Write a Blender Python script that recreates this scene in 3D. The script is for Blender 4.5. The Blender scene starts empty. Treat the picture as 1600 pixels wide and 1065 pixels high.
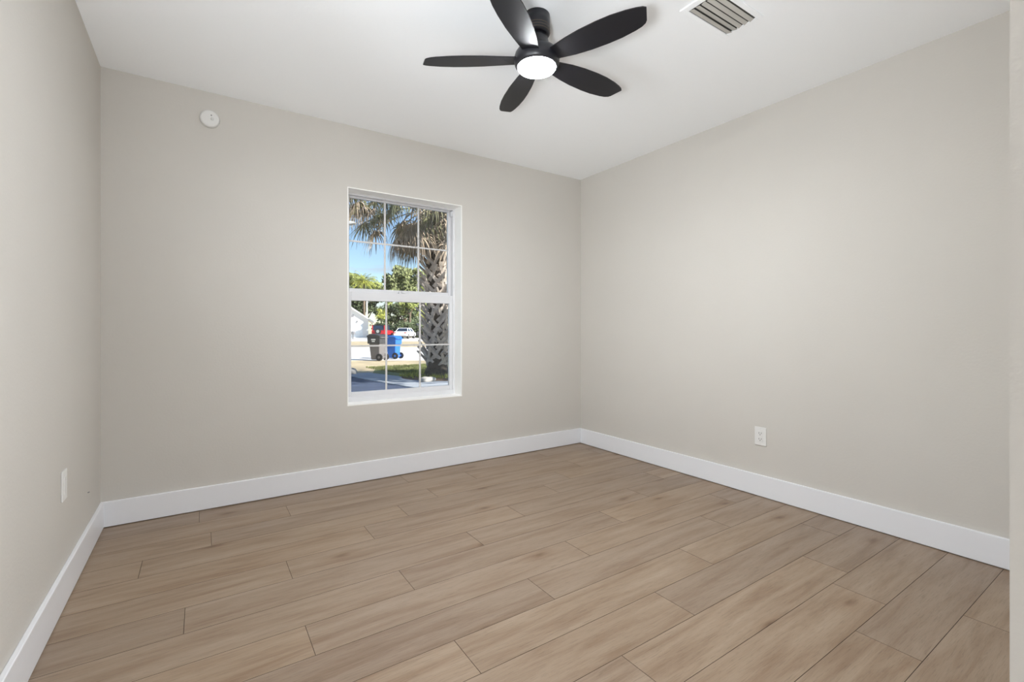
import bpy, bmesh, math, random
from mathutils import Vector, Matrix, noise
random.seed(7)
SC = bpy.context.scene
COL = SC.collection
R = math.radians

# ---------------------------------------------------------------- camera, sky, sun, exposure
CAM = Vector((-2.937, -3.264, 1.0474)); YAW = R(33.65); FPX = 730.0; HOR = 515.0
cd = bpy.data.cameras.new('camera'); cam = bpy.data.objects.new('camera', cd); COL.objects.link(cam)
cam.location = CAM; cam.rotation_euler = (R(90), 0, -YAW)
cd.sensor_width = 36; cd.lens = FPX / 1600 * 36; cd.shift_y = -(532.5 - HOR) / 1600; cd.clip_start = 0.02; cd.clip_end = 600
SC.camera = cam
SC.view_settings.view_transform = 'Standard'; SC.view_settings.look = 'None'
SC.view_settings.gamma = 1; SC.view_settings.use_curve_mapping = False; SC.view_settings.exposure = 0.12
SC.cycles.use_denoising = True
SC.cycles.max_bounces = 14; SC.cycles.diffuse_bounces = 8; SC.cycles.transparent_max_bounces = 12

FAN_L = 425.0; HALL_W = 2.0; HALL_C = 1.0; DOOR_W = 185.0; SIDE_W = 55.0; CEIL_FILL_W = 135.0; SKY_S = 0.165; SUN_S = 10.0

def cw(lat, dep):                      # metres right of and ahead of the viewpoint -> room axes
    c, s = math.cos(YAW), math.sin(YAW)
    return (CAM.x + c * lat + s * dep, CAM.y - s * lat + c * dep)
def at(px, d, z=0.0):                  # column of the photograph at a distance
    x, y = cw((px - 800) / FPX * d, d); return Vector((x, y, z))
def hz(py, d): return CAM.z + (HOR - py) / FPX * d
GZ = -0.15

W = bpy.data.worlds.new('sky'); SC.world = W; W.use_nodes = True
nt = W.node_tree; nt.nodes.clear()
sky = nt.nodes.new('ShaderNodeTexSky'); sky.sky_type = 'NISHITA'; sky.sun_disc = False
sky.sun_elevation = R(32); sky.sun_rotation = R(147); sky.air_density = 1.0; sky.dust_density = 0.1; sky.ozone_density = 2.5
tc = nt.nodes.new('ShaderNodeTexCoord'); mp = nt.nodes.new('ShaderNodeMapping'); mp.inputs['Scale'].default_value = (3, 3, 16)
nz = nt.nodes.new('ShaderNodeTexNoise'); nz.inputs['Scale'].default_value = 2.2; nz.inputs['Detail'].default_value = 6
rp = nt.nodes.new('ShaderNodeValToRGB'); rp.color_ramp.elements[0].position = .52; rp.color_ramp.elements[1].position = .74
rp.color_ramp.elements[1].color = (.75, .75, .75, 1)
mx = nt.nodes.new('ShaderNodeMixRGB'); mx.inputs['Color2'].default_value = (3.6, 3.8, 4.1, 1)
bg = nt.nodes.new('ShaderNodeBackground'); bg.inputs['Strength'].default_value = SKY_S
wo = nt.nodes.new('ShaderNodeOutputWorld'); L = nt.links.new
L(tc.outputs['Generated'], mp.inputs[0]); L(mp.outputs[0], nz.inputs[0]); L(nz.outputs[0], rp.inputs[0])
L(rp.outputs[0], mx.inputs[0]); L(sky.outputs[0], mx.inputs[1]); L(mx.outputs[0], bg.inputs[0]); L(bg.outputs[0], wo.inputs[0])

sd = bpy.data.lights.new('sun', 'SUN'); sun = bpy.data.objects.new('sun', sd); COL.objects.link(sun)
SUNV = Vector((.549 * math.cos(R(32)), -.834 * math.cos(R(32)), math.sin(R(32))))   # towards the sun
sun.rotation_euler = SUNV.to_track_quat('Z', 'Y').to_euler(); sd.energy = SUN_S; sd.angle = R(.53); sd.color = (1, .95, .87)
sun.location = (2, -8, 9)

# added fill in the unseen hall behind the viewpoint, lifts the ceiling
def area(name, sx, sy, energy, col, loc, aim):
    l = bpy.data.lights.new(name, 'AREA'); l.shape = 'RECTANGLE'; l.size = sx; l.size_y = sy; l.energy = energy; l.color = col
    o = bpy.data.objects.new(name, l); COL.objects.link(o); o.location = loc; o.rotation_euler = (-Vector(aim)).to_track_quat('Z', 'Y').to_euler(); return o
area('doorway_fill', .9, 1.5, DOOR_W, (.92, .955, 1), (-1.9, -3.85, .60), (-.22, .60, .90))
# added fill that shines in through an added opening in the left wall
area('side_fill', 1.0, 1.5, SIDE_W, (.91, .955, 1), (-4.05, -2.35, .95), (.85, -.1, .5))

# added spot fill, out of view, aimed up to brighten the ceiling
fl = bpy.data.lights.new('ceiling_fill', 'SPOT'); fl.energy = CEIL_FILL_W; fl.spot_size = R(110); fl.spot_blend = 1; fl.shadow_soft_size = .15; fl.color = (.92, .965, 1)
fo_ = bpy.data.objects.new('ceiling_fill', fl); COL.objects.link(fo_); fo_.location = (-3.08, -3.0, 1.1)
fo_.rotation_euler = (-Vector((.58, .70, .6))).to_track_quat('Z', 'Y').to_euler()

# ---------------------------------------------------------------- materials
def mat(name, col, rough=.6, metal=0, var=0, vscale=8, bump=0, bscale=60, spec=.5, stretch=None, emit=0):
    m = bpy.data.materials.new(name); m.use_nodes = True; t = m.node_tree; b = t.nodes['Principled BSDF']
    b.inputs['Base Color'].default_value = (*col, 1); b.inputs['Roughness'].default_value = rough; b.inputs['Metallic'].default_value = metal
    b.inputs['Specular IOR Level'].default_value = spec
    tcn = t.nodes.new('ShaderNodeTexCoord'); mpn = t.nodes.new('ShaderNodeMapping'); t.links.new(tcn.outputs['Object'], mpn.inputs[0])
    if stretch: mpn.inputs['Scale'].default_value = stretch
    n = t.nodes.new('ShaderNodeTexNoise'); n.inputs['Scale'].default_value = vscale; n.inputs['Detail'].default_value = 4
    t.links.new(mpn.outputs[0], n.inputs[0])
    if var:
        r = t.nodes.new('ShaderNodeValToRGB'); r.color_ramp.elements[0].position = .3; r.color_ramp.elements[1].position = .7
        r.color_ramp.elements[0].color = (*[max(0, c * (1 - var)) for c in col], 1); r.color_ramp.elements[1].color = (*[min(1, c * (1 + var)) for c in col], 1)
        t.links.new(n.outputs[0], r.inputs[0]); t.links.new(r.outputs[0], b.inputs['Base Color'])
    if bump:
        n2 = t.nodes.new('ShaderNodeTexNoise'); n2.inputs['Scale'].default_value = bscale; n2.inputs['Detail'].default_value = 3
        t.links.new(mpn.outputs[0], n2.inputs[0])
        bp = t.nodes.new('ShaderNodeBump'); bp.inputs['Strength'].default_value = bump; bp.inputs['Distance'].default_value = .002
        t.links.new(n2.outputs[0], bp.inputs['Height']); t.links.new(bp.outputs[0], b.inputs['Normal'])
    if emit:
        b.inputs['Emission Color'].default_value = (.94, .975, 1, 1); b.inputs['Emission Strength'].default_value = emit
    return m
M = {}
M['wall'] = mat('beige_wall_paint', (.588, .564, .524), .75, bump=.25, bscale=90, var=.012, vscale=2, spec=.3)
M['hall'] = mat('dark_hall_absorber', (.16, .16, .17), .8, bump=.2, bscale=90, var=.012, spec=.2)  # unseen hall walls, darkened to cut the light they bounce
M['ceil'] = mat('ceiling_paint', (.93, .95, .97), .9, bump=.2, bscale=70, spec=.2)
M['trim'] = mat('white_trim_paint', (.79, .80, .83), .35, bump=.05, bscale=20)
M['vinyl'] = mat('white_vinyl', (.68, .68, .70), .4, var=.01)
M['grille'] = mat('grille_bar', (.62, .61, .60), .4, var=.01)
M['reveal'] = mat('white_reveal_paint', (.93, .925, .90), .5, var=.01)
M['plastic'] = mat('white_plastic', (.74, .735, .72), .35, var=.01)
M['offw'] = mat('ivory_plastic', (.66, .66, .64), .4, var=.01)
M['slot'] = mat('dark_slot', (.03, .03, .03), .6, var=.1)
M['fan'] = mat('matte_black_metal', (.012, .012, .016), .36, var=.06)
M['blade'] = mat('black_fan_blade', (.008, .008, .011), .42, spec=.35, var=.1, vscale=6, stretch=(1, 8, 1))
M['groove'] = mat('bronze_groove', (.11, .085, .06), .4, metal=.6, var=.1)
M['lens'] = mat('lit_lens', (.9, .9, .9), .4, emit=FAN_L, var=.01)
M['fill_lamp'] = mat('lit_fill_lamp', (.9, .9, .9), .4, emit=20, var=.01)  # glow of the two added hallway lamps
M['louver'] = mat('vent_metal', (.50, .485, .45), .45, metal=.0, var=.05)
M['duct'] = mat('duct_inside', (.05, .05, .045), .7, var=.1)
M['ventw'] = mat('vent_white', (.74, .735, .72), .5, var=.01)
M['brass'] = mat('satin_nickel', (.35, .33, .3), .35, metal=.9, var=.05)
M['drive_shade'] = mat('shade_dark_driveway', (.05, .068, .115), .85, var=.25, vscale=3, bump=.6, bscale=40)  # driveway with its shade put into the dark blue colour
M['conc'] = mat('concrete_walk', (.34, .37, .41), .85, var=.15, vscale=2, bump=.3)
M['road'] = mat('pale_road', (.70, .68, .64), .85, var=.06, vscale=.6)
M['grass'] = mat('dry_lawn', (.50, .41, .26), .95, var=.25, vscale=1.3, bump=.8, bscale=15)
M['ggrass'] = mat('green_lawn', (.17, .19, .07), .95, var=.45, vscale=1.7, bump=.8, bscale=15)
M['mulch'] = mat('mulch', (.11, .075, .05), .95, var=.4, vscale=14)
M['stone'] = mat('pale_stone', (.42, .40, .37), .8, var=.15)
M['boot'] = mat('palm_boot', (.58, .51, .45), .85, var=.3, vscale=9)
M['ptrunk'] = mat('palm_bark', (.09, .072, .055), .95, var=.4, vscale=12)
M['deadf'] = mat('dead_frond', (.40, .32, .235), .8, var=.5, vscale=2.5)
M['olivef'] = mat('olive_frond', (.23, .23, .12), .6, var=.4, vscale=2.5)
M['greenf'] = mat('green_frond', (.16, .21, .09), .5, var=.35, vscale=3)
M['yelf'] = mat('yellow_green_frond', (.40, .42, .08), .6, var=.35, vscale=1.5)
M['leafd'] = mat('dark_foliage', (.075, .10, .045), .7, var=.75, vscale=2.4)
M['leafm'] = mat('olive_foliage', (.22, .25, .11), .7, var=.75, vscale=2.4)
M['leafl'] = mat('light_foliage', (.28, .32, .10), .7, var=.6, vscale=2.4)
M['bark'] = mat('bark', (.16, .12, .085), .9, var=.3, vscale=6)
M['house'] = mat('white_stucco', (.78, .77, .75), .8, var=.04)
M['roof'] = mat('pale_roof', (.78, .77, .75), .8, var=.06)
M['garage'] = mat('garage_door_white', (.74, .78, .80), .5, var=.03)
M['shing'] = mat('shingle', (.25, .23, .21), .9, var=.3)
M['binG'] = mat('grey_bin_plastic', (.15, .14, .14), .6, var=.08)
M['binD'] = mat('dark_bin_plastic', (.045, .045, .048), .5, var=.08)
M['binB'] = mat('blue_bin_plastic', (.02, .14, .52), .5, var=.08)
M['rubber'] = mat('black_rubber', (.02, .02, .022), .7, var=.1)
M['red'] = mat('red_car_paint', (.50, .02, .03), .3, var=.03)
M['white'] = mat('white_car_paint', (.8, .8, .82), .3, var=.02)
M['cglass'] = mat('car_glass', (.025, .04, .07), .12, var=.1)
M['chrome'] = mat('bright_metal', (.6, .6, .6), .3, metal=.9, var=.03)
M['tail'] = mat('tail_light_red', (.4, .02, .02), .3, var=.05)
M['pole'] = mat('white_pole', (.72, .71, .69), .7, var=.06)
M['black'] = mat('black_paint', (.02, .02, .02), .5, var=.1)
M['grey'] = mat('grey_metal', (.22, .22, .23), .5, var=.1)
M['dash'] = mat('label_white', (.7, .7, .68), .6, var=.03)

g = bpy.data.materials.new('window_glass'); g.use_nodes = True; t = g.node_tree; t.nodes.clear()
tr = t.nodes.new('ShaderNodeBsdfTransparent'); tr.inputs[0].default_value = (.97, .98, .985, 1)
gl = t.nodes.new('ShaderNodeBsdfGlossy'); gl.inputs['Roughness'].default_value = .02
fr = t.nodes.new('ShaderNodeFresnel'); fr.inputs['IOR'].default_value = 1.45
ms = t.nodes.new('ShaderNodeMixShader'); oo = t.nodes.new('ShaderNodeOutputMaterial')
t.links.new(fr.outputs[0], ms.inputs[0]); t.links.new(tr.outputs[0], ms.inputs[1]); t.links.new(gl.outputs[0], ms.inputs[2]); t.links.new(ms.outputs[0], oo.inputs[0])
M['glass'] = g

# oak plank floor: tone per plank, grain along X, knots
fm = bpy.data.materials.new('oak_plank'); fm.use_nodes = True; t = fm.node_tree; b = t.nodes['Principled BSDF']; N = t.nodes.new; K = t.links.new
att = N('ShaderNodeAttribute'); att.attribute_name = 'plank_rnd'
sep = N('ShaderNodeSeparateColor'); K(att.outputs['Color'], sep.inputs[0])
tcn = N('ShaderNodeTexCoord'); cmb = N('ShaderNodeCombineXYZ')
sc_ = N('ShaderNodeVectorMath'); sc_.operation = 'SCALE'; sc_.inputs['Scale'].default_value = 9.0; K(att.outputs['Vector'], sc_.inputs[0])
ad = N('ShaderNodeVectorMath'); ad.operation = 'ADD'; K(tcn.outputs['Object'], ad.inputs[0]); K(sc_.outputs[0], ad.inputs[1])
def nzn(scale, det, st, dist=0, rough=.5):
    m_ = N('ShaderNodeMapping'); m_.inputs['Scale'].default_value = st; K(ad.outputs[0], m_.inputs[0])
    n_ = N('ShaderNodeTexNoise'); n_.inputs['Scale'].default_value = scale; n_.inputs['Detail'].default_value = det; n_.inputs['Distortion'].default_value = dist
    n_.inputs['Roughness'].default_value = rough
    K(m_.outputs[0], n_.inputs[0]); return n_
def ramp(src, stops):
    r_ = N('ShaderNodeValToRGB'); e = r_.color_ramp.elements
    while len(e) < len(stops): e.new(.5)
    for i, (p, c) in enumerate(stops): e[i].position = p; e[i].color = (*c, 1)
    K(src, r_.inputs[0]); return r_
def mix(a, b2, fac, mode='MIX'):
    m_ = N('ShaderNodeMixRGB'); m_.blend_type = mode
    if hasattr(fac, 'is_linked') or hasattr(fac, 'links'): K(fac, m_.inputs[0])
    else: m_.inputs[0].default_value = fac
    K(a, m_.inputs[1]); K(b2, m_.inputs[2]); return m_
broad = nzn(2.6, 7, (.8, 8, 1), .5, .6)
c1 = ramp(broad.outputs[0], [(.3, (.215, .142, .090)), (.5, (.285, .208, .146)), (.72, (.335, .256, .188))])
tone = ramp(sep.outputs[0], [(0, (.90, .90, .92)), (.35, (.96, .96, .975)), (.7, (1.01, 1.0, .98)), (1, (1.06, 1.045, 1.02))])
c2 = mix(c1.outputs[0], tone.outputs[0], 1, 'MULTIPLY')
fine = nzn(14, 9, (1.1, 20, 1), .25, .72)
fr_ = ramp(fine.outputs[0], [(.3, (.54, .50, .46)), (.47, (.97, .97, .97)), (.75, (1.10, 1.10, 1.10))])
c3 = mix(c2.outputs[0], fr_.outputs[0], .8, 'MULTIPLY')
mk = N('ShaderNodeMapping'); mk.inputs['Scale'].default_value = (1.7, 4.4, 1); K(ad.outputs[0], mk.inputs[0])
wv = N('ShaderNodeTexNoise'); wv.inputs['Scale'].default_value = 5; K(mk.outputs[0], wv.inputs[0])
mkd = N('ShaderNodeMixRGB'); mkd.inputs[0].default_value = .12; K(mk.outputs[0], mkd.inputs[1]); K(wv.outputs['Color'], mkd.inputs[2])
vo = N('ShaderNodeTexVoronoi'); vo.inputs['Scale'].default_value = .62; vo.voronoi_dimensions = '2D'; K(mkd.outputs[0], vo.inputs['Vector'])
kn = ramp(vo.outputs['Distance'], [(0, (.40, .30, .22)), (.022, (.62, .52, .43)), (.05, (.88, .83, .78)), (.12, (1, 1, 1))])
c4 = mix(c3.outputs[0], kn.outputs[0], .9, 'MULTIPLY')
K(c4.outputs[0], b.inputs['Base Color'])
rr = N('ShaderNodeMapRange'); rr.inputs['To Min'].default_value = .34; rr.inputs['To Max'].default_value = .5; K(fine.outputs[0], rr.inputs[0]); K(rr.outputs[0], b.inputs['Roughness'])
bp = N('ShaderNodeBump'); bp.inputs['Strength'].default_value = .25; bp.inputs['Distance'].default_value = .001; K(fine.outputs[0], bp.inputs['Height']); K(bp.outputs[0], b.inputs['Normal'])
M['floor'] = fm
M['gap'] = mat('plank_gap', (.07, .045, .028), .8, var=.1)

# ---------------------------------------------------------------- helpers
def obj(name, bm, m, parent=None, smooth=False, loc=None, rotz=0, bevel=0):
    me = bpy.data.meshes.new(name); bmesh.ops.recalc_face_normals(bm, faces=bm.faces); bm.to_mesh(me); bm.free()
    o = bpy.data.objects.new(name, me); COL.objects.link(o)
    for mm in (m if isinstance(m, (list, tuple)) else [m]): me.materials.append(mm)
    if smooth:
        for p in me.polygons: p.use_smooth = True
    if parent: o.parent = parent
    if loc is not None: o.location = loc
    if rotz: o.rotation_euler = (0, 0, rotz)
    if bevel:
        md = o.modifiers.new('bevel', 'BEVEL'); md.width = bevel; md.segments = 2; md.limit_method = 'ANGLE'; md.angle_limit = R(40)
    return o
def raw(name, vs, fs, m, parent=None, loc=None, smooth=False):
    me = bpy.data.meshes.new(name); me.from_pydata(vs, [], fs); me.update(); me.materials.append(m)
    if smooth:
        for p in me.polygons: p.use_smooth = True
    o = bpy.data.objects.new(name, me); COL.objects.link(o)
    if parent: o.parent = parent
    if loc is not None: o.location = loc
    return o
def thing(name, label, cat, loc=(0, 0, 0), rotz=0, group=None):
    o = bpy.data.objects.new(name, None); COL.objects.link(o); o.location = loc; o.rotation_euler = (0, 0, rotz)
    o.empty_display_size = .1
    return tag(o, label, cat, group)
def tag(o, label, cat, group=None, kind=None):
    o['label'] = label; o['category'] = cat
    if group: o['group'] = group
    if kind: o['kind'] = kind
    return o
def struct(o, label=None):
    o['kind'] = 'structure'
    if label: o['label'] = label
    return o
def box(bm, x0, x1, y0, y1, z0, z1):
    v = [bm.verts.new((x, y, z)) for x in (x0, x1) for y in (y0, y1) for z in (z0, z1)]
    for f in ((0, 1, 3, 2), (4, 6, 7, 5), (0, 4, 5, 1), (2, 3, 7, 6), (0, 2, 6, 4), (1, 5, 7, 3)): bm.faces.new([v[i] for i in f])
def B(*boxes):
    bm = bmesh.new()
    for q in boxes: box(bm, *q)
    return bm
def taper(bm, b0, b1, z0, z1, c0=(0, 0), c1=(0, 0)):          # frustum with rectangular ends
    v = []
    for (w, d), z, c in ((b0, z0, c0), (b1, z1, c1)):
        v += [bm.verts.new((c[0] + sx * w / 2, c[1] + sy * d / 2, z)) for sx, sy in ((-1, -1), (1, -1), (1, 1), (-1, 1))]
    for f in ((3, 2, 1, 0), (4, 5, 6, 7), (0, 1, 5, 4), (1, 2, 6, 5), (2, 3, 7, 6), (3, 0, 4, 7)): bm.faces.new([v[i] for i in f])
def prism(bm, pts, a0, a1, axis='x'):                        # outline extruded along an axis
    def P(p, a): return (a, p[0], p[1]) if axis == 'x' else ((p[0], a, p[1]) if axis == 'y' else (p[0], p[1], a))
    A = [bm.verts.new(P(p, a0)) for p in pts]; C = [bm.verts.new(P(p, a1)) for p in pts]; n = len(pts)
    bm.faces.new(A); bm.faces.new(C[::-1])
    for i in range(n): bm.faces.new((A[i], A[(i + 1) % n], C[(i + 1) % n], C[i]))
def lathe(bm, prof, seg=48, cx=0, cy=0, axis='z'):
    rings = []
    for r, z in prof:
        if r < 1e-5: rings.append([bm.verts.new((cx, cy, z))])
        else: rings.append([bm.verts.new((cx + r * math.cos(2 * math.pi * i / seg), cy + r * math.sin(2 * math.pi * i / seg), z)) for i in range(seg)])
    for a, c in zip(rings, rings[1:]):
        for i in range(seg):
            j = (i + 1) % seg
            if len(a) == 1 and len(c) == 1: continue
            if len(a) == 1: bm.faces.new((a[0], c[i], c[j]))
            elif len(c) == 1: bm.faces.new((a[i], a[j], c[0]))
            else: bm.faces.new((a[i], a[j], c[j], c[i]))
    for ring in (rings[0], rings[-1]):
        if len(ring) > 1:
            try: bm.faces.new(ring)
            except ValueError: pass
def tube(bm, p0, p1, r0, r1=None, seg=12):
    r1 = r0 if r1 is None else r1; p0, p1 = Vector(p0), Vector(p1); q = (p1 - p0).to_track_quat('Z', 'Y')
    A = []; C = []
    for i in range(seg):
        a = 2 * math.pi * i / seg; d = q @ Vector((math.cos(a), math.sin(a), 0)); A.append(bm.verts.new(p0 + d * r0)); C.append(bm.verts.new(p1 + d * r1))
    for i in range(seg): bm.faces.new((A[i], A[(i + 1) % seg], C[(i + 1) % seg], C[i]))
    bm.faces.new(A[::-1]); bm.faces.new(C)
def T(fn, *a, **k):
    bm = bmesh.new(); fn(bm, *a, **k); return bm

# ---------------------------------------------------------------- room shell
LX = -3.38; FY = -3.186; H = 2.44; WX0, WX1, WZ0, WZ1 = -2.108, -1.235, .528, 2.02; WT = .24
# floor: one mesh of planks, joints where the photograph shows them
rows = {0: [-1.75], 1: [-2.516], 2: [-2.894], 3: [-1.963], 4: [-2.213], 5: [-2.616], 6: [-2.987], 7: [-2.22], 8: [-2.63], 9: [-1.792], 10: [-2.226], 11: [-1.428],
        12: [-1.81], 13: [-.763], 14: [-1.04]}
vs, fs, mi, rn = [], [], [], []
def quadbox(x0, x1, y0, y1, rnd):
    e = .0009; k = len(vs); h = .0014
    vs.extend([(x0 + e, y0 + e, 0), (x1 - e, y0 + e, 0), (x1 - e, y1 - e, 0), (x0 + e, y1 - e, 0), (x0, y0, -h), (x1, y0, -h), (x1, y1, -h), (x0, y1, -h)])
    fs.append((k, k + 1, k + 2, k + 3)); mi.append(0)
    for a, b_ in ((0, 1), (1, 2), (2, 3), (3, 0)): fs.append((k + a, k + 4 + a, k + 4 + b_, k + b_)); mi.append(1)
    for _ in range(5): rn.append(rnd)
FX0, FX1, FY0, FY1 = -5.2, .02, -5.0, .02
for r_ in range(-1, 28):
    y1 = min(-.024 - .182 * r_, FY1); y0 = max(-.024 - .182 * (r_ + 1), FY0)
    if y0 >= y1: continue
    j0 = rows.get(r_, [-random.random() * 1.195])[0]; L_ = 1.195
    xs = sorted([x for x in [j0 + L_ * k for k in range(-6, 7)] if FX0 < x < FX1]); xs = [FX0] + xs + [FX1]
    for a, b_ in zip(xs, xs[1:]): quadbox(a, b_, y0, y1, (random.random(), random.random(), random.random(), 1))
k = len(vs)
for z in (-.0015, -.12):
    vs.extend([(FX0, FY0, z), (FX1, FY0, z), (FX1, FY1, z), (FX0, FY1, z)])
for f in ((0, 1, 2, 3), (7, 6, 5, 4), (0, 4, 5, 1), (1, 5, 6, 2), (2, 6, 7, 3), (3, 7, 4, 0)): fs.append(tuple(k + i for i in f)); mi.append(1); rn.append((0, 0, 0, 1))
me = bpy.data.meshes.new('floor'); me.from_pydata(vs, [], fs); me.materials.append(M['floor']); me.materials.append(M['gap'])
me.polygons.foreach_set('material_index', mi)
ca = me.color_attributes.new('plank_rnd', 'FLOAT_COLOR', 'CORNER')
for p in me.polygons:
    for li in p.loop_indices: ca.data[li].color = rn[p.index]
me.update(); fo = bpy.data.objects.new('floor', me); COL.objects.link(fo); struct(fo, 'oak plank floor running parallel to the window wall')

struct(obj('ceiling', B((-3.62, .24, FY - .12, WT, H, H + .1)), M['ceil']))
struct(obj('wall_back', B((LX - .12, WX0, 0, WT, -.12, H), (WX1, .12, 0, WT, -.12, H), (WX0, WX1, 0, WT, -.12, WZ0), (WX0, WX1, 0, WT, WZ1, H)), M['wall']), 'beige wall with the single window')
SY0, SY1 = -2.40, -1.55
struct(obj('wall_left', B((LX - .12, LX, FY - .12, SY0, -.02, H), (LX - .12, LX, SY1, 0, -.02, H), (LX - .12, LX, SY0, SY1, -.02, .53), (LX - .12, LX, SY0, SY1, 2.02, H)), M['wall']))
struct(obj('wall_right', B((0, .12, FY - .12, 0, -.02, H)), M['wall']))
DX0, DX1, DZ = -3.30, -2.473, 2.06
struct(obj('wall_front', B((DX1, 0, FY - .12, FY, -.02, H), (LX, DX0, FY - .12, FY, -.02, H), (DX0, DX1, FY - .12, FY, DZ, H)), M['wall']))
# baseboards
def base(name, q): struct(obj(name, B(q), M['trim'], bevel=.003))
bh, bt = .136, .016
base('baseboard_back', (LX, 0, -bt, 0, .003, bh)); base('baseboard_left', (LX, LX + bt, FY, -bt, .003, bh))
base('baseboard_right', (-bt, 0, FY, -bt, .003, bh)); base('baseboard_front', (DX1 + .02, -bt, FY, FY + bt, .003, bh))
# hallway behind the doorway
HX0, HX1, HY = -5.1, -1.4, -4.9
struct(obj('wall_hall_left', B((HX0 - .1, HX0, HY, FY, -.02, H)), M['hall'])); struct(obj('wall_hall_right', B((HX1, HX1 + .1, HY, FY - .12, -.02, H)), M['hall']))
struct(obj('wall_hall_back', B((HX0, HX1 + .1, HY - .1, HY, -.02, H)), M['hall'])); struct(obj('wall_hall_front', B((HX0 - .1, LX - .12, FY - .12, FY, -.02, H)), M['hall']))
struct(obj('ceiling_hall', B((HX0 - .1, HX1 + .1, HY - .1, FY - .12, H, H + .1)), M['hall']))

# ---------------------------------------------------------------- window
win = bpy.data.objects.new('window_1', None); COL.objects.link(win); win.location = (0, 0, 0)
struct(win, 'white single hung window with six grid panes in each sash')
FYR = .114
def frame4(x0, x1, z0, z1, w, y0, y1, wb=None, wt=None, wl=None):
    wb = w if wb is None else wb; wt = w if wt is None else wt; wl = w if wl is None else wl
    return B((x0, x0 + wl, y0, y1, z0, z1), (x1 - w, x1, y0, y1, z0, z1), (x0 + wl, x1 - w, y0, y1, z0, z0 + wb), (x0 + wl, x1 - w, y0, y1, z1 - wt, z1))
r0 = .006
obj('window_reveal', frame4(WX0, WX1, WZ0, WZ1, r0, .0, FYR, wb=.008), M['reveal'], win)
obj('window_frame', frame4(WX0, WX1, WZ0, WZ1, .022, FYR, .205, wb=.042, wt=.018), M['vinyl'], win, bevel=.002)
# lower sash
lo = obj('lower_sash', frame4(WX0 + .018, WX1 - .014, .566, 1.320, .034, .124, .152, wb=.038, wt=.064, wl=.040), M['vinyl'], win, bevel=.003)
up = obj('upper_sash', frame4(WX0 + .018, WX1 - .014, 1.295, 2.008, .030, .156, .184, wb=.05, wt=.014, wl=.034), M['vinyl'], win, bevel=.003)
gx0, gx1 = WX0 + .055, WX1 - .046
obj('pane', B((gx0 - .004, gx1 + .004, .137, .139, .60, 1.258)), M['glass'], lo)
obj('pane', B((gx0 - .01, gx1 + .004, .169, .171, 1.34, 1.998)), M['glass'], up)
def grid(y, z0, z1, zm):
    w = .0065
    return B(*[(x - w, x + w, y, y + .006, z0, z1) for x in (-1.795, -1.530)], (gx0, gx1, y - .0005, y + .0065, zm - w * .9, zm + w * .9))
obj('grid_bars', grid(.130, .60, 1.258, .931), M['grille'], lo); obj('grid_bars', grid(.162, 1.34, 1.998, 1.685), M['grille'], up)
obj('sash_lock', B((-1.70, -1.64, .128, .150, 1.320, 1.330), (-1.68, -1.65, .118, .135, 1.322, 1.336)), M['vinyl'], win, bevel=.002)
obj('tilt_latch', B((WX1 - .034, WX1 - .024, .116, .150, 1.955, 1.995)), M['vinyl'], win, bevel=.002)

w2 = bpy.data.objects.new('added_window', None); COL.objects.link(w2); struct(w2)  # unseen window, added to let the side fill in
obj('window_frame', B((LX - .11, LX - .06, SY0, SY0 + .05, .53, 2.02), (LX - .11, LX - .06, SY1 - .05, SY1, .53, 2.02), (LX - .11, LX - .06, SY0, SY1, .53, .58), (LX - .11, LX - .06, SY0, SY1, 1.97, 2.02), (LX - .11, LX - .06, SY0, SY1, 1.26, 1.31)), M['vinyl'], w2)
obj('pane', B((LX - .086, LX - .084, SY0 + .04, SY1 - .04, .57, 1.98)), M['glass'], w2)

# ---------------------------------------------------------------- ceiling fan
fan = thing('ceiling_fan', 'black five-blade ceiling fan with a lit round white light', 'ceiling fan', (-1.696, -1.598, H))
def lz(z): return z - H
obj('mount', T(lathe, [(.057, 0), (.058, lz(2.40)), (.058, lz(2.376)), (.058, lz(2.358)), (.050, lz(2.352))]), M['fan'], fan, True)
for z in (2.386, 2.374, 2.362): obj('trim_ring', T(lathe, [(.0575, lz(z) + .002), (.0592, lz(z)), (.0575, lz(z) - .002)]), M['groove'], fan, True)
obj('neck', T(lathe, [(.046, lz(2.354)), (.050, lz(2.33)), (.056, lz(2.31)), (.064, lz(2.298)), (.066, lz(2.292))]), M['fan'], fan, True)
obj('motor_housing', T(lathe, [(.060, lz(2.292)), (.074, lz(2.290)), (.086, lz(2.282)), (.096, lz(2.268)), (.101, lz(2.248)), (.100, lz(2.232)), (.096, lz(2.220)), (.089, lz(2.211)), (.086, lz(2.2105))], 64), M['fan'], fan, True)
obj('light_lens', T(lathe, [(.085, lz(2.2105)), (.082, lz(2.205)), (.07, lz(2.2015)), (.04, lz(2.199)), (0, lz(2.198))], 64), M['lens'], fan, True)
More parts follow.
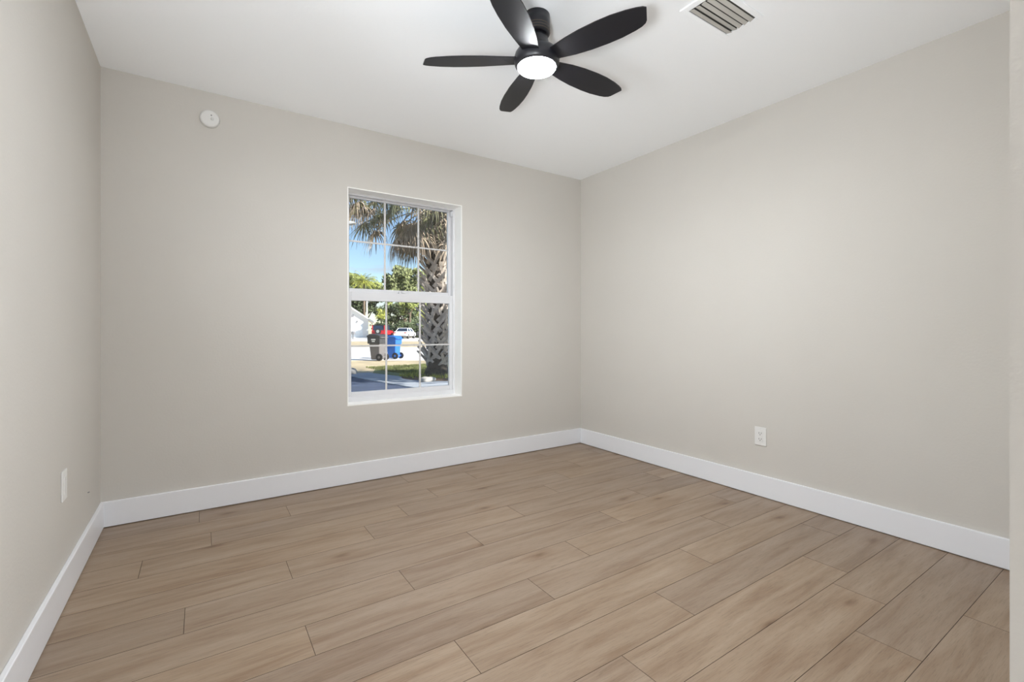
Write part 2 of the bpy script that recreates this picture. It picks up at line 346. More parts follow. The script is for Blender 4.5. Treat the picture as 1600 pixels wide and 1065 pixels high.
def blade_bm():
    # u along, v across
    prof = [(.070, .034), (.11, .040), (.17, .051), (.24, .0595), (.32, .0630), (.38, .0615), (.44, .054), (.48, .045)]
    top = [(u, v) for u, v in prof[:-1]] + [(.468, .0475), (.486, .038), (.494, .028)]
    bot = [(u, -v) for u, v in prof] + [(.503, -.037), (.514, -.028)]
    pts = bot + top[::-1]
    bm = bmesh.new(); th = .0045; dr = R(-11)
    def P(u, v, w): 
        a = dr * min(1, (u - .03) / .1); return (u, v * math.cos(a) - w * math.sin(a), v * math.sin(a) + w * math.cos(a) )
    A = [bm.verts.new(P(u, v, -th / 2)) for u, v in pts]; C = [bm.verts.new(P(u, v, th / 2)) for u, v in pts]
    n = len(pts)
    bm.faces.new(A); bm.faces.new(C[::-1])
    for i in range(n): bm.faces.new((A[i], A[(i + 1) % n], C[(i + 1) % n], C[i]))
    bmesh.ops.triangulate(bm, faces=[f for f in bm.faces if len(f.verts) > 4])
    return bm
bl = obj('blade', blade_bm(), M['blade'], fan, bevel=0)
BA0 = 178.5 - math.degrees(YAW)
for i in range(5):
    o = bl if i == 0 else bl.copy()
    if i: COL.objects.link(o); o.parent = fan
    o.location = (0, 0, lz(2.243)); o.rotation_euler = (0, 0, R(BA0 + 72 * i))

# ---------------------------------------------------------------- air vent, detector, outlets
vent = thing('air_vent', 'white ceiling air vent with dark gaps between its metal louvers', 'vent', (0, 0, H))
vx0, vx1, vy0, vy1 = -1.166, -.880, -2.134, -1.994
obj('vent_frame', B((vx0 - .032, vx1 + .024, vy1, vy1 + .022, -.006, 0), (vx0 - .032, vx1 + .024, vy0 - .024, vy0, -.006, 0), (vx0 - .032, vx0, vy0, vy1, -.006, 0), (vx1, vx1 + .024, vy0, vy1, -.006, 0)), M['ceil'], vent, bevel=.002)
obj('backing', B((vx0, vx1, vy0, vy1, -.0015, -.0005)), M['duct'], vent)
for i in range(5):
    yc = vy1 - .016 - i * .0268; w = .0112 if i < 2 else .0082; s = 1 if i < 2 else -1
    bm = bmesh.new(); prism(bm, [(yc - w, -.009 if s > 0 else -.003), (yc + w, -.003 if s > 0 else -.009), (yc + w, -.0045 if s > 0 else -.0105), (yc - w, -.0105 if s > 0 else -.0045)], vx0 + .002, vx1 - .002)
    obj('louver', bm, M['louver'], vent)

det = thing('smoke_detector', 'round white smoke detector high on the beige window wall', 'smoke detector', (-2.895, 0, 2.279))
def wall_lathe(prof):       # axis out of the back wall
    bm = T(lathe, prof); bmesh.ops.rotate(bm, verts=bm.verts, cent=(0, 0, 0), matrix=Matrix.Rotation(R(90), 3, 'X')); return bm
obj('base', wall_lathe([(.050, 0), (.051, .006), (.050, .010)]), M['offw'], det, True)
obj('cover', wall_lathe([(.049, .010), (.0495, .018), (.046, .026), (.038, .030), (0, .031)]), M['plastic'], det, True)
o = obj('indicator', wall_lathe([(.0035, .030), (.0035, .0325), (0, .033)]), M['grey'], det, True); o.location = (.008, 0, .016); o['label'] = 'small dark indicator dot'
o = obj('test_button', wall_lathe([(.009, .030), (.0085, .0322), (0, .0325)]), M['offw'], det, True); o.location = (.012, 0, -.004)

def plate_bm(w, h, d):
    bm = B((-w / 2, w / 2, -d, 0, -h / 2, h / 2)); return bm
ou = thing('wall_outlet', 'white electrical outlet low on the right hand beige wall', 'outlet', (0, -1.682, .377), R(-90))
obj('cover_plate', plate_bm(.074, .116, .006), M['plastic'], ou, bevel=.0025)
fc = obj('receptacle', B((-.0165, .0165, -.0085, -.005, -.0335, .0335)), M['plastic'], ou, bevel=.001)
for zz in (.018, -.018):
    obj('socket_slots', B((-.0085, -.006, -.0092, -.0075, zz - .002, zz + .007), (.006, .0085, -.0092, -.0075, zz - .001, zz + .007), (-.0022, .0022, -.0092, -.0075, zz - .0095, zz - .005)), M['slot'], fc)
for zz in (.048, -.048): obj('screw', B((-.0025, .0025, -.0068, -.005, zz - .0025, zz + .0025)), M['offw'], ou)
bp_ = thing('wall_plate', 'white wall plate seen edge-on low on the left wall', 'wall plate', (LX, -.805, .448), R(90))
obj('cover_plate', plate_bm(.072, .116, .006), M['plastic'], bp_, bevel=.0025)
obj('switch_face', B((-.0165, .0165, -.008, -.005, -.0335, .0335)), M['plastic'], bp_, bevel=.001)
na = obj('nail', T(tube, (0, 0, 0), (.007, .001, .003), .0022), M['grey']); na.location = (LX, -.336, .283)
tag(na, 'tiny nail sticking out of left wall above the baseboard corner', 'nail')
sp = thing('strike_plate', 'metal strike plate on the door jamb at the right edge', 'strike plate', (DX1, FY - .045, .918))
obj('plate', B((-.0015, 0, -.04, .034, -.03, .03)), M['brass'], sp, bevel=.0005)
obj('latch_hole', B((-.0019, -.001, -.012, .008, -.012, .012)), M['slot'], sp)

# hallway lamps, unseen, added behind the viewpoint for extra light
sc1 = thing('hall_fill_lamp', 'added, unseen sconce in the hallway behind the doorway', 'wall lamp', (-5.1, -4.55, 2.12))
obj('back_plate', B((0, .015, -.12, .12, -.09, .09)), M['offw'], sc1); obj('diffuser', B((.015, .07, -.10, .10, -.07, .07)), M['fill_lamp'], sc1, bevel=.01)
al = bpy.data.lights.new('hall_fill_lamp_light', 'AREA'); al.shape = 'RECTANGLE'; al.size = .26; al.size_y = .22; al.energy = HALL_W; al.color = (.97, .985, 1)
ao = bpy.data.objects.new('hall_fill_lamp_light', al); COL.objects.link(ao); ao.location = (-5.02, -4.55, 2.12)
ao.rotation_euler = (Vector((-5.02, -4.55, 2.12)) - Vector((0, -1.2, 1.1))).to_track_quat('Z', 'Y').to_euler()
hl = thing('hall_ceiling_fill', 'added, unseen round ceiling lamp in the hallway behind the doorway', 'ceiling lamp', (-2.9, -4.1, H))
obj('lamp_base', T(lathe, [(.16, 0), (.16, -.02), (.15, -.025)]), M['offw'], hl, True); obj('diffuser', T(lathe, [(.15, -.025), (.14, -.05), (.09, -.07), (0, -.078)]), M['fill_lamp'], hl, True)
al = bpy.data.lights.new('hall_ceiling_fill_light', 'AREA'); al.shape = 'DISK'; al.size = .3; al.energy = HALL_C; al.color = (.97, .985, 1)
ao = bpy.data.objects.new('hall_ceiling_fill_light', al); COL.objects.link(ao); ao.location = (-2.9, -4.1, H - .09)

# ---------------------------------------------------------------- own house roof (casts the shade on the driveway)
bm = bmesh.new(); prism(bm, [(.85, 2.56), (.85, 2.70), (-5.4, 5.0), (-11.8, 2.70), (-11.8, 2.56)], -9, 6)
struct(obj('roof', bm, M['shing']))

# ---------------------------------------------------------------- ground outside
def slab(name, pts, z0, z1, m):
    bm = bmesh.new(); prism(bm, pts, z0, z1, 'z'); return struct(obj(name, bm, m))
slab('ground', [(-90, .26), (120, .26), (120, 150), (-90, 150)], GZ - .3, GZ - .012, M['grass'])
def strip(name, d0, d1, l0, l1, z, m): return slab(name, [cw(l0, d0), cw(l1, d0), cw(l1 * d1 / d0, d1), cw(l0 * d1 / d0, d1)], GZ - .2, GZ + z, m)
slab('road', [cw(-60, 18.4), cw(40, 18.4), cw(40, 32.5), cw(-60, 32.5)], GZ - .2, GZ - .006, M['road'])
slab('road_far_drive', [cw(-70, 47), cw(-6, 49), cw(-4, 74), cw(-70, 74)], GZ - .2, GZ - .006, M['road'])
slab('driveway', [(-8, .3), (1.05, .3), (.95, 5), (.5, 7.4), (.3, 9.4), (-.1, 8.7), (-8, 8.7)], GZ - .2, GZ - .004, M['drive_shade'])
WL = [(9.7, .22, .93), (8.4, .33, 1.25), (7.4, .44, 1.36), (6.7, .56, 1.6), (6.15, .66, 2.3), (5.5, .78, 3.4), (4.9, .9, 4.2), (3.9, 1.0, 2.0), (2.7, 1.0, 2.0), (1.5, 1.0, 2.0), (.3, 1.0, 2.0)]
bm = bmesh.new()
for (ya, a0, a1), (yb, b0, b1) in zip(WL, WL[1:]): prism(bm, [(a0, ya - .01), (a1, ya - .01), (b1, yb + .01), (b0, yb + .01)], GZ - .15, GZ + .015, 'z')
struct(obj('path', bm, M['conc'], bevel=.008))
slab('green_lawn', [(1.0, 9.6), (1.2, 6.0), (8, 4.9), (9, 9), (7.5, 12.6), (3.2, 12.2), (1.6, 11.2)], GZ - .2, GZ - .002, M['ggrass'])
tr_c = at(683, 12.1, GZ)
bm = bmesh.new(); lathe(bm, [(1.05, GZ - .1), (1.0, GZ + .012), (.5, GZ + .03), (0, GZ + .03)], 24); mo = obj('mulch_bed', bm, M['mulch']); mo.location = (tr_c.x - .1, tr_c.y - .3, 0); struct(mo)
def rock(name, loc, s, label):
    bm = bmesh.new(); bmesh.ops.create_icosphere(bm, subdivisions=3, radius=1)
    for v in bm.verts:
        k = 1 + .25 * noise.noise(v.co * 1.7 + Vector(loc)); v.co = Vector((v.co.x * s[0] * k, v.co.y * s[1] * k, v.co.z * s[2] * k))
    o = obj(name, bm, M['stone'], None, True); o.location = loc; return tag(o, label, 'stone', None)
c = at(668, 10.75, GZ); rock('edging_stone', (c.x, c.y, GZ + .05), (.20, .13, .08), 'pale stone at the corner of the concrete walk by the palm')
c = at(550, 12.6, GZ); rock('edging_stone', (c.x, c.y, GZ + .07), (.13, .11, .10), 'pale stone beside the driveway edge, left in the window')
# grass tufts (uncountable)
def tufts(name, n, area, m, h0, h1, label):
    vs, fs = [], []
    for _ in range(n):
        x, y = area(); a = random.random() * 6.28
        for q in range(4):
            aa = a + q * 1.7; l = random.uniform(h0, h1); dx, dy = math.cos(aa) * .012, math.sin(aa) * .012; k = len(vs)
            vs += [(x - dy, y + dx, GZ - .01), (x + dy, y - dx, GZ - .01), (x + math.cos(aa) * l * .5, y + math.sin(aa) * l * .5, GZ - .01 + l)]; fs.append((k, k + 1, k + 2))
    return tag(raw(name, vs, fs, m), label, 'grass', kind='stuff')
def lawn_pt():
    while True:
        x, y = random.uniform(1.45, 6), random.uniform(7.0, 11.8)
        if (x - tr_c.x) ** 2 + (y - tr_c.y) ** 2 > 1.3 and y > 10.6 - (x - 1.45) * 8: return x, y
tufts('lawn_grass', 6000, lawn_pt, M['ggrass'], .03, .07, 'short green and dry grass blades between walk and road')
def near_palm():
    a = random.random() * 6.28; r = random.uniform(.5, .95); return (tr_c.x + math.cos(a) * r, tr_c.y + math.sin(a) * r)
tufts('weeds', 260, near_palm, M['yelf'], .05, .16, 'small yellow green weeds around the foot of the palm trunk')

# ---------------------------------------------------------------- cabbage palm in the front yard
def strip_seg(vs, fs, p, d, up, length, w, droop, n=4):
    """narrow tapering leaf segment that bends towards the ground"""
    side = d.cross(up).normalized() if d.cross(up).length > 1e-3 else Vector((1, 0, 0)); k = len(vs); p = p.copy(); d = d.normalized()
    for i in range(n + 1):
        ww = w * (1 - (i / n) ** 1.5) + .002; vs.append(tuple(p - side * ww)); vs.append(tuple(p + side * ww))
        d = (d + Vector((0, 0, -1)) * droop * (i + .6) / n).normalized(); p = p + d * length / n
    for i in range(n): fs.append((k + 2 * i, k + 2 * i + 1, k + 2 * i + 3, k + 2 * i + 2))
def fan_frond(az, el, plen, blen, droop, rnd, nseg=30, z0=0, r0=.2, w=.019):
    vs, fs = [], []
    out = Vector((math.cos(az), math.sin(az), 0)); p = out * r0 + Vector((0, 0, z0)); d = (out * math.cos(el) + Vector((0, 0, math.sin(el)))).normalized(); n = 8
    side = Vector((-out.y, out.x, 0)); k = 0
    for i in range(n + 1):
        ww = .028 * (1 - .5 * i / n); up = side.cross(d); k0 = len(vs)
        vs += [tuple(p - side * ww), tuple(p + side * ww), tuple(p - up * ww * .8)]
        if i:
            a = k0 - 3; fs += [(a, a + 1, k0 + 1, k0), (a + 1, a + 2, k0 + 2, k0 + 1), (a + 2, a, k0, k0 + 2)]
        if i < n: d = (d + Vector((0, 0, -1)) * droop / n).normalized(); p = p + d * plen / n
    nrm = side.cross(d)
    for j in range(nseg):
        a = R(-135 + 270 * j / (nseg - 1) + rnd.uniform(-3, 3)); dd = (d * math.cos(a) + side * math.sin(a) + nrm * rnd.uniform(.0, .22)).normalized()
        strip_seg(vs, fs, p, dd, nrm, blen * rnd.uniform(.75, 1.05) * (1 - .2 * abs(a) / 2.4), w, rnd.uniform(.45, .95) * droop_k, 5)
    return vs, fs
droop_k = 1.0
palm = thing('cabbage_palm', 'cabbage palm with crisscross trunk and drooping brown fronds outside window', 'palm tree', (tr_c.x, tr_c.y, GZ))
CT = 4.75
bm = bmesh.new(); lathe(bm, [(.42, -.05), (.34, .05), (.25, .3), (.225, 1), (.22, 2), (.23, 3.2), (.26, 3.9), (.24, 4.6), (.15, 4.95), (0, 5.05)], 28)
for v in bm.verts:
    k = 1 + .10 * noise.noise(v.co * 4); v.co.x *= k; v.co.y *= k
obj('trunk', bm, M['ptrunk'], palm, True)
rnd = random.Random(3); bm = bmesh.new(); nb = 120
for i in range(nb):
    z = .22 + 4.0 * i / nb; a = i * 2.39996 + rnd.uniform(-.12, .12); out = Vector((math.cos(a), math.sin(a), 0)); side = Vector((-out.y, out.x, 0))
    for s in (-1, 1):
        L_ = rnd.uniform(.40, .55); ln = s * rnd.uniform(.6, .85); ti = rnd.uniform(.22, .42) + (.12 if rnd.random() < .2 else 0); w0, w1 = rnd.uniform(.045, .06), rnd.uniform(.02, .034); th = .018
        p0 = out * .215 - side * (-s) * -.02 + Vector((0, 0, z)) - side * ln * .10
        d = (Vector((0, 0, 1)) + side * ln + out * ti).normalized(); wd = side.cross(d).cross(d).normalized(); wd = (side - d * side.dot(d)).normalized(); nn = wd.cross(d)
        prev = None; st = 3
        for q in range(st + 1):
            f = q / st; w = w0 + (w1 - w0) * f; p = p0 + d * L_ * f + out * (.11 * f * f); 
            ring = [bm.verts.new(p + wd * w + nn * th), bm.verts.new(p - wd * w + nn * th), bm.verts.new(p - wd * w * .8 - nn * th), bm.verts.new(p + wd * w * .8 - nn * th)]
            if prev:
                for e in range(4): bm.faces.new((prev[e], prev[(e + 1) % 4], ring[(e + 1) % 4], ring[e]))
            else: bm.faces.new(ring[::-1])
            prev = ring
        bm.faces.new(prev)
obj('leaf_bases', bm, M['boot'], palm)
# fronds: (azimuth in viewpoint frame, elevation, petiole, blade, droop)
def faz(deg): return R(deg) - YAW
specs = []
for i in range(24):   # old hanging skirt
    specs.append((rnd.uniform(0, 360), rnd.uniform(-5, 20), rnd.uniform(.55, 1.1), rnd.uniform(.65, .85), rnd.uniform(1.0, 1.6), 'd', rnd.uniform(3.85, 4.35)))
for i in range(13):
    specs.append((i * 27 + rnd.uniform(-8, 8), rnd.uniform(15, 40), rnd.uniform(1.1, 1.6), rnd.uniform(.75, .95), rnd.uniform(.9, 1.4), 'o', rnd.uniform(4.2, 4.6)))
for i in range(12):
    specs.append((i * 30 + rnd.uniform(-8, 8), rnd.uniform(40, 80), rnd.uniform(1.1, 1.5), rnd.uniform(.8, 1.0), rnd.uniform(.5, .9), 'g', rnd.uniform(4.6, 4.9)))
# the big cluster left of the trunk and the middle ones, as in the photograph
for az, el, pl, bl_, dr, kd, z in ((178, 32, 1.95, .95, 1.15, 'o', 4.6), (188, 28, 1.9, .9, 1.05, 'd', 4.55), (172, 24, 2.15, .85, .9, 'd', 4.6), (192, 38, 2.1, .95, 1.2, 'o', 4.65), (183, 42, 1.8, .9, 1.2, 'g', 4.7),
                                   (180, 26, 1.6, .85, 1.1, 'd', 4.5), (185, 30, 2.3, .8, 1.0, 'o', 4.7), (176, 36, 2.2, .85, 1.15, 'd', 4.75), (190, 20, 1.75, .75, .9, 'd', 4.5), (181, 34, 1.5, .8, 1.2, 'o', 4.6),
                                   (270, 10, .7, .8, 1.3, 'o', 4.3), (184, 12, 1.75, .85, .8, 'o', 4.3), (178, 8, 1.55, .8, .9, 'd', 4.25), (190, 15, 1.45, .85, 1.0, 'o', 4.4), (174, 20, 1.35, .8, 1.1, 'd', 4.5), (210, 30, 1.2, .9, 1.2, 'o', 4.5), (235, 35, 1.1, .9, 1.4, 'o', 4.5), (205, 20, 1.0, .85, 1.2, 'd', 4.6), (250, 25, .8, .85, 1.3, 'd', 4.5), (280, 30, .7, .85, 1.5, 'd', 4.6), (255, 5, .8, .8, 1.3, 'd', 4.2), (300, 5, .7, .8, 1.3, 'd', 4.3), (225, 5, .9, .85, 1.3, 'd', 4.2),
                                   (200, 0, .9, .8, 1.2, 'o', 4.2), (215, -5, .8, .8, 1.3, 'd', 4.0), (180, -10, .8, .8, 1.2, 'd', 4.0), (165, -5, .95, .85, 1.4, 'o', 4.1),
                                   (260, -15, .4, .8, 1.3, 'd', 4.1), (285, -10, .45, .8, 1.3, 'd', 4.15), (240, -12, .55, .8, 1.4, 'o', 4.1), (310, -5, .6, .8, 1.3, 'o', 4.2)):
    specs.append((az, el, pl, bl_, dr, kd, z))
for az, el, pl, bl_, dr, kd, z in specs:
    droop_k = {'d': 1.25, 'o': .9, 'g': .55}[kd]
    v_, f_ = fan_frond(faz(az), R(el), pl, bl_, dr, rnd, 30 if kd != 'd' else 26, z)
    o = raw({'d': 'dead_frond', 'o': 'frond', 'g': 'frond'}[kd], v_, f_, M[{'d': 'deadf', 'o': 'olivef', 'g': 'greenf'}[kd]], palm)

# ---------------------------------------------------------------- leafy trees
def leaf_cloud(blobs, n, size, rnd):
    vs, fs = [], []; tot = sum(b[3] * b[4] * b[5] for b in blobs)
    for (x, y, z, rx, ry, rz) in blobs:
        for _ in range(int(n * rx * ry * rz / tot)):
            while True:
                p = Vector((rnd.uniform(-1, 1), rnd.uniform(-1, 1), rnd.uniform(-1, 1)))
                if .25 < p.length < 1: break
            p = p * (p.length ** -.3) ; k2 = 1 + .8 * noise.noise(p * 3.1 + Vector((x, y, z)))
            c = Vector((x + p.x * rx * k2, y + p.y * ry * k2, z + p.z * rz * k2))
            u = Vector((rnd.gauss(0, 1), rnd.gauss(0, 1), rnd.gauss(0, 1))).normalized(); v = u.orthogonal().normalized(); s = size * rnd.uniform(.6, 1.3)
            k = len(vs); vs += [tuple(c - u * s), tuple(c + v * s * .45), tuple(c + u * s), tuple(c - v * s * .45)]; fs.append((k, k + 1, k + 2, k + 3))
    return vs, fs
def tree(name, label, base, blobs, n, size, m, trunk_r=.2, trunk_h=2, group='trees across the road', seed=1):
    rn_ = random.Random(seed); t_ = thing(name, label, 'tree', base, -YAW, group)
    v_, f_ = leaf_cloud(blobs, n, size, rn_); raw('foliage', v_, f_, m, t_)
    bm = bmesh.new(); tube(bm, (0, 0, -.1), (.1, 0, trunk_h), trunk_r * 1.3, trunk_r)
    for b in blobs[:25:5]: tube(bm, (.1, 0, trunk_h * .9), (b[0] * .8, b[1] * .8, b[2]), trunk_r * .5, trunk_r * .2, 6)
    obj('trunk', bm, M['bark'], t_); return t_
def blobs_for(pxs, d, base_px, rn_=random.Random(5)):
    """pxs: list of (px, py, radius_px) silhouettes turned into clumps at distance d"""
    out = []
    for px, py, r in pxs: 
        rr = r / FPX * d
        for q in range(5):
            a = rn_.uniform(0, 6.28); o_ = rr * rn_.uniform(.25, .75); r2 = rr * rn_.uniform(.35, .62)
            out.append(((px - base_px) / FPX * d + math.cos(a) * o_, rn_.uniform(-.8, .8), hz(py, d) - GZ + math.sin(a) * o_ * .8, r2, r2 * 1.4, r2 * .85))
    return out
d = 88; tree('broad_tree', 'broad olive green tree across the road behind the white sedan', at(632, d, GZ), blobs_for([(610, 434, 13), (622, 428, 13), (634, 426, 13), (646, 430, 13), (657, 430, 11), (610, 448, 14), (626, 446, 15), (640, 446, 15), (654, 446, 14), (640, 464, 17), (620, 464, 16), (656, 462, 14)], d, 632), 15000, .34, M['leafm'], .35, 4, seed=2)
d = 81; tree('dark_tree', 'dense dark green tree across the road, right of the red car', at(628, d, GZ), blobs_for([(612, 480, 14), (628, 484, 14), (645, 486, 14), (608, 498, 12), (622, 502, 11), (640, 504, 12), (655, 500, 12), (655, 480, 12)], d, 628), 8000, .26, M['leafd'], .3, 3, seed=3)
d = 97; tree('dark_tree', 'dark green tree behind the white house and the utility pole', at(570, d, GZ), blobs_for([(548, 458, 14), (565, 466, 14), (582, 462, 15), (598, 470, 14), (555, 480, 14), (575, 482, 15), (595, 490, 14), (540, 475, 14)], d, 570), 9000, .28, M['leafd'], .3, 3, seed=4)
d = 103; tree('light_tree', 'light yellow green tree at the left, behind the white house roof', at(556, d, GZ), blobs_for([(546, 434, 12), (558, 438, 12), (548, 452, 12), (572, 444, 12), (586, 450, 12), (602, 456, 10), (585, 464, 10), (564, 458, 12), (553, 472, 10)], d, 556), 9500, .26, M['leafl'], .2, 4, seed=5)
d = 74; tree('leafy_branch_tree', 'light green tree leaning over the dark trees in the middle', at(640, d, GZ), blobs_for([(632, 474, 8), (640, 480, 9), (628, 486, 6), (648, 474, 8), (608, 472, 6), (655, 462, 8)], d, 640), 2600, .22, M['leafl'], .15, 4, seed=6)
d = 66; tree('light_tree', 'yellowish bush tree beside the palm trunk, right in the window', at(662, d, GZ), blobs_for([(660, 474, 8), (664, 492, 7), (658, 452, 7), (668, 462, 9), (664, 436, 8)], d, 662), 2600, .22, M['leafl'], .15, 2.5, seed=8)
# front yard oak whose shade dapples the driveway (stands to the right of the view)
tree('shade_tree', 'open crowned oak in the front yard right of the palm', (6.2, 1.9, GZ), [(0, 0, 5.0, 1.9, 1.6, .9), (-1.6, .4, 4.2, 1.2, 1.2, .7), (1.5, -.3, 4.3, 1.3, 1.2, .7), (.3, 1.3, 4.0, 1.1, 1.1, .6), (-.3, -1.2, 5.6, 1.2, 1.1, .7)], 4300, .12, M['leafm'], .14, 2.6, 'trees in the front yard', seed=7)

t_ = thing('hedge', 'dark shrubbery along the ground behind the two parked cars', 'hedge', at(622, 70.5, GZ), -YAW)
v_, f_ = leaf_cloud([((px - 622) / FPX * 70.5, random.uniform(-.4, .4), random.uniform(.7, 1.5), 1.1, .9, random.uniform(.8, 1.4)) for px in range(594, 670, 6)], 5200, .2, random.Random(9)); raw('foliage', v_, f_, M['leafd'], t_)
for px in range(596, 668, 12): obj('stem', T(tube, ((px - 622) / FPX * 70.5, 0, -.05), ((px - 621) / FPX * 70.5, .1, .8), .05, .03), M['bark'], t_)

# feather palm and small fan palms across the road
def feather(az, el, ln, rnd):
    vs, fs = [], []; out = Vector((math.cos(az), math.sin(az), 0)); side = Vector((-out.y, out.x, 0)); d = out * math.cos(el) + Vector((0, 0, math.sin(el))); p = Vector((0, 0, 0)); n = 9
    for i in range(n):
        for s in (-1, 1):
            for q in range(2):
                dd = (side * s + d * .5 + Vector((0, 0, -.2))).normalized(); strip_seg(vs, fs, p + d * ln / n * q * .5, dd, Vector((0, 0, 1)), ln * .34 * (1 - .5 * abs(i / n - .4)), .035, .7, 2)
        k = len(vs); up = side.cross(d); nd = (d + Vector((0, 0, -.16))).normalized(); p2 = p + d * ln / n
        vs += [tuple(p - side * .04), tuple(p + side * .04), tuple(p2 + side * .03), tuple(p2 - side * .03)]; fs.append((k, k + 1, k + 2, k + 3)); p = p2; d = nd
    return vs, fs
d = 83; pz = hz(440, d); fp = thing('feather_palm', 'yellow green feather palm above the white house roof', 'palm tree', at(569, d, GZ), 0)
bm = bmesh.new(); tube(bm, (0, 0, -.1), (0, 0, pz - GZ), .26, .16); obj('trunk', bm, M['bark'], fp, True)
for i in range(34):
    v_, f_ = feather(i * 2.4, R(random.uniform(-25, 80)), random.uniform(2.0, 3.0), random); o = raw('frond', v_, f_, M['yelf'] if i % 3 else M['leafl'], fp); o.location = (0, 0, pz - GZ)
droop_k = .6
def small_palm(label, px, py, d, plen, blen, n, m):
    z = hz(py, d) - GZ; t_ = thing('fan_palm', label, 'palm tree', at(px, d, GZ), 0)
    obj('trunk', T(tube, (0, 0, -.1), (0, 0, z), .18, .14), M['bark'], t_, True)
    for i in range(n):
        v_, f_ = fan_frond(i * 2.4, R(random.uniform(-25, 75)), plen, blen, .6, random, 14, z, .1, .06); raw('frond', v_, f_, m, t_)
small_palm('bright yellow fan palm between the white house and the red car', 596, 491, 77, .7, .8, 20, M['yelf'])
small_palm('small green fan palm at the far right behind the palm trunk', 664, 490, 58, .7, .8, 12, M['yelf'])

# ---------------------------------------------------------------- utility pole, street lamp, mailbox
po = thing('utility_pole', 'tall white utility pole beside the white house across the road', 'pole', at(573.2, 83, GZ), -YAW)
obj('shaft', T(tube, (0, 0, -.1), (0, 0, 6.4), .15, .12), M['pole'], po, True); obj('pole_cap', T(lathe, [(.125, 6.4), (.125, 6.48), (0, 6.54)], 16), M['grey'], po, True)
c = at(505, 11.5, GZ); slp = thing('lamp_post', 'white lamp head poking in at the upper left edge of window', 'lamp post', c, -YAW)
zl = hz(348, 11.5) - GZ
obj('pole', T(tube, (0, 0, -.1), (0, 0, zl), .05, .035), M['pole'], slp, True); obj('arm', T(tube, (0, 0, zl - .06), (.5, 0, zl + .01), .018, .015), M['pole'], slp, True)
bm = bmesh.new(); prism(bm, [(.48, zl - .045), (.60, zl - .055), (.78, zl - .03), (.81, zl), (.74, zl + .025), (.58, zl + .045), (.48, zl + .04)], -.07, .07, 'y'); obj('lamp_head', bm, M['pole'], slp, bevel=.012)
mb = thing('mailbox', 'grey mailbox on a post in front of the white garage', 'mailbox', at(551.5, 60, GZ), -YAW)
obj('post', B((-.06, .06, -.06, .06, -.1, .62)), M['grey'], mb)
bm = bmesh.new(); prism(bm, [(-.2, .62), (.2, .62), (.2, .86), (.14, .97), (0, 1.02), (-.14, .97), (-.2, .86)], -.3, .3, 'y'); obj('box', bm, M['grey'], mb)

# ---------------------------------------------------------------- white house across the road
d = 70; hs = thing('white_house', 'white gabled house with garage door across the road, left', 'house', at(549, d, GZ), -YAW + R(18))
def lx(px): return (px - 549) / FPX * d
def lzz(py): return hz(py, d) - GZ
x1 = lx(574.5); x0 = -x1; ze = lzz(499); zp = lzz(482)
bm = bmesh.new(); prism(bm, [(x0, -.1), (x1, -.1), (x1, ze), (0, zp), (x0, ze)], 0, 9, 'y'); obj('wall', bm, M['house'], hs)
bm = bmesh.new(); e = .78; sl = (zp - ze) / x1
for s in (-1, 1): prism(bm, [(0, zp + .02), (s * (x1 + e), ze - sl * e + .02), (s * (x1 + e), ze - sl * e + .22), (0, zp + .24)], -.5, 9.5, 'y')
obj('roof', bm, M['roof'], hs)
gd = obj('garage_door', B((lx(543), lx(566), -.05, .02, 0, 2.15)), M['garage'], hs)
obj('panel_lines', B(*[(lx(543.5), lx(565.5), -.06, -.05, z, z + .05) for z in (.5, 1.05, 1.6)]), M['pole'], gd)
obj('gable_vent', B((-.35, .35, -.05, .02, ze + .35, ze + .75)), M['grey'], hs); obj('wall_lamp', B((lx(557), lx(558.6), -.2, 0, 2.3, 2.6)), M['grey'], hs)

# ---------------------------------------------------------------- wheeled bins
def cart(name, label, px, d, s, rot, m, marks, group):
    t_ = thing(name, label, 'bin', at(px, d, GZ - .006), rot, group)
    bm = bmesh.new(); taper(bm, (.38 * s, .38 * s), (.48 * s, .52 * s), .04, .93 * s, (0, .03), (0, 0)); bd = obj('body', bm, m, t_, bevel=.03)
    bm = bmesh.new(); taper(bm, (.51 * s, .55 * s), (.52 * s, .57 * s), .66 * s, .93 * s); obj('rim', bm, M['binD'] if marks else m, t_, bevel=.012)
    bm = bmesh.new(); prism(bm, [(-.31 * s, .925 * s), (.29 * s, .925 * s), (.29 * s, .965 * s), (.18 * s, 1.02 * s), (-.18 * s, 1.04 * s), (-.31 * s, .97 * s)], -.27 * s, .27 * s, 'x'); obj('lid', bm, M['binD'] if marks else m, t_, bevel=.015)
    bm = bmesh.new(); tube(bm, (-.24 * s, .33 * s, .90 * s), (.24 * s, .33 * s, .90 * s), .018)
    for x in (-.24, .24): tube(bm, (x * s, .33 * s, .90 * s), (x * s, .25 * s, .90 * s), .018)
    obj('handle', bm, m, t_)
    obj('axle', T(tube, (-.24 * s, .24 * s, .13), (.24 * s, .24 * s, .13), .012), M['grey'], t_)
    for x in (-.25, .20):
        bm = bmesh.new(); tube(bm, (x * s, .24 * s, .135), ((x + .05) * s, .24 * s, .135), .14 * s, seg=20); w = obj('wheel', bm, M['rubber'], t_); 
        bm = bmesh.new(); tube(bm, ((x - .006) * s, .24 * s, .135), ((x + .056) * s, .24 * s, .135), .05 * s, seg=14); obj('hub', bm, m, w)
    if marks:   # pale printed label on the side facing the house
        obj('label_print', B((.259 * s, .264 * s, -.10, .09, .80 * s, .85 * s), (.258 * s, .263 * s, -.07, .06, .73 * s, .775 * s)), M['dash'], t_)
    return t_
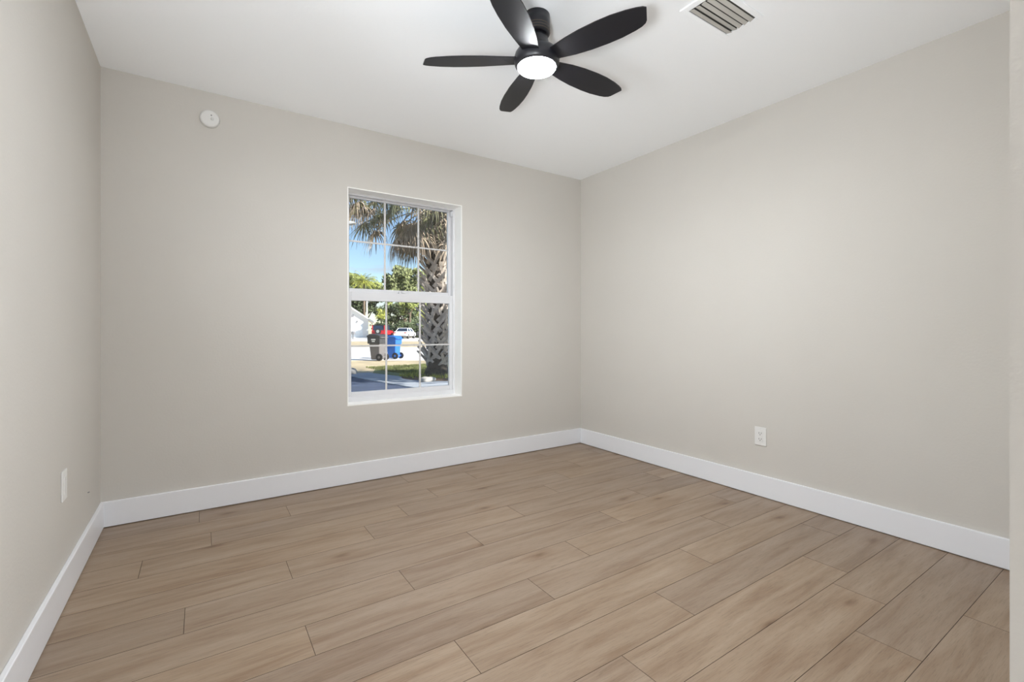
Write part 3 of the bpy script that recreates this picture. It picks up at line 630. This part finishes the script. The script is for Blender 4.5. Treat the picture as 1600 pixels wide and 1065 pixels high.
# local +y is the wheel side, facing right and towards the house
rz = -YAW + R(-108)
cart('wheeled_bin', 'dark grey wheeled bin at the roadside, left of the blue one', 589.5, 18.4, 1.0, rz, M['binG'], True, 'bins at the roadside')
cart('wheeled_bin', 'blue wheeled recycling bin standing right of the grey bin', 614.5, 19.4, .93, rz, M['binB'], False, 'bins at the roadside')

# ---------------------------------------------------------------- cars
def wheels(t_, w, y0, y1, r):
    for x in (-w / 2, w / 2 - .22):
        for y in (y0, y1):
            wh = obj('wheel', T(tube, (x, y, r), (x + .22, y, r), r, seg=24), M['rubber'], t_)
            obj('hubcap', T(tube, (x - .01, y, r), (x + .23, y, r), r * .58, seg=16), M['chrome'], wh)
rd = thing('suv', 'red off-road suv with a spare wheel on its tailgate', 'car', at(591, 60.5, GZ), -YAW)
bm = bmesh.new(); prism(bm, [(0, .55), (0, 1.12), (3.0, 1.12), (4.15, 1.05), (4.2, .55)], -.88, .88, 'x'); obj('body', bm, M['red'], rd, bevel=.06)
bm = bmesh.new(); prism(bm, [(.05, 1.12), (.18, 1.78), (2.5, 1.76), (3.0, 1.12)], -.76, .76, 'x'); obj('windows', bm, M['cglass'], rd, bevel=.04)
obj('roof', B((-.80, .80, .12, 2.55, 1.76, 1.84)), M['black'], rd, bevel=.02)
for q in ((-.82, -.72, .04, .16, 1.1, 1.78), (.72, .82, .04, .16, 1.1, 1.78), (.74, .8, 1.3, 1.4, 1.1, 1.78), (-.8, -.74, 1.3, 1.4, 1.1, 1.78)): obj('roof_pillar', B(q), M['red'], rd)
sw = obj('spare_wheel', T(tube, (0, -.24, 1.0), (0, 0, 1.0), .38, seg=28), M['rubber'], rd); obj('hubcap', T(tube, (0, -.27, 1.0), (0, -.22, 1.0), .2, seg=20), M['chrome'], sw)
obj('rear_bumper', B((-.86, .86, -.15, .02, .48, .66)), M['black'], rd, bevel=.02)
for x in (-.84, .70): obj('tail_light', B((x, x + .14, -.03, .01, .85, 1.08)), M['tail'], rd)
wheels(rd, 1.86, .75, 3.4, .40)
wc = thing('sedan', 'white sedan parked across the road right of the red car', 'car', at(625, 62, GZ), -YAW + R(-4))
bm = bmesh.new(); prism(bm, [(0, .35), (-.02, .80), (.1, .96), (.9, 1.0), (3.3, .95), (4.4, .78), (4.6, .62), (4.6, .32)], -.9, .9, 'x'); obj('body', bm, M['white'], wc, bevel=.08)
bm = bmesh.new(); taper(bm, (1.66, 2.9), (1.24, 1.55), .96, 1.42, (0, 2.15), (0, 2.1)); obj('windows', bm, M['cglass'], wc, bevel=.04)
bm = bmesh.new(); taper(bm, (1.30, 1.7), (1.12, 1.3), 1.40, 1.46, (0, 2.1), (0, 2.1)); 
obj('roof', bm, M['white'], wc, bevel=.02)
for s in (-1, 1):
    for (ya, yb) in ((.72, 1.33), (2.1, 2.1), (3.58, 2.87)): obj('roof_pillar', T(tube, (s * .83, ya, .96), (s * .62, yb, 1.43), .045, seg=6), M['white'], wc)
obj('licence_plate', B((-.25, .25, -.05, -.015, .62, .76)), M['dash'], wc)
obj('rear_bumper', B((-.86, .86, -.07, .02, .30, .42)), M['grey'], wc, bevel=.02)
for x in (-.86, .58): obj('tail_light', B((x, x + .28, -.04, .02, .76, .88)), M['tail'], wc)
wheels(wc, 1.82, .95, 3.65, .33)
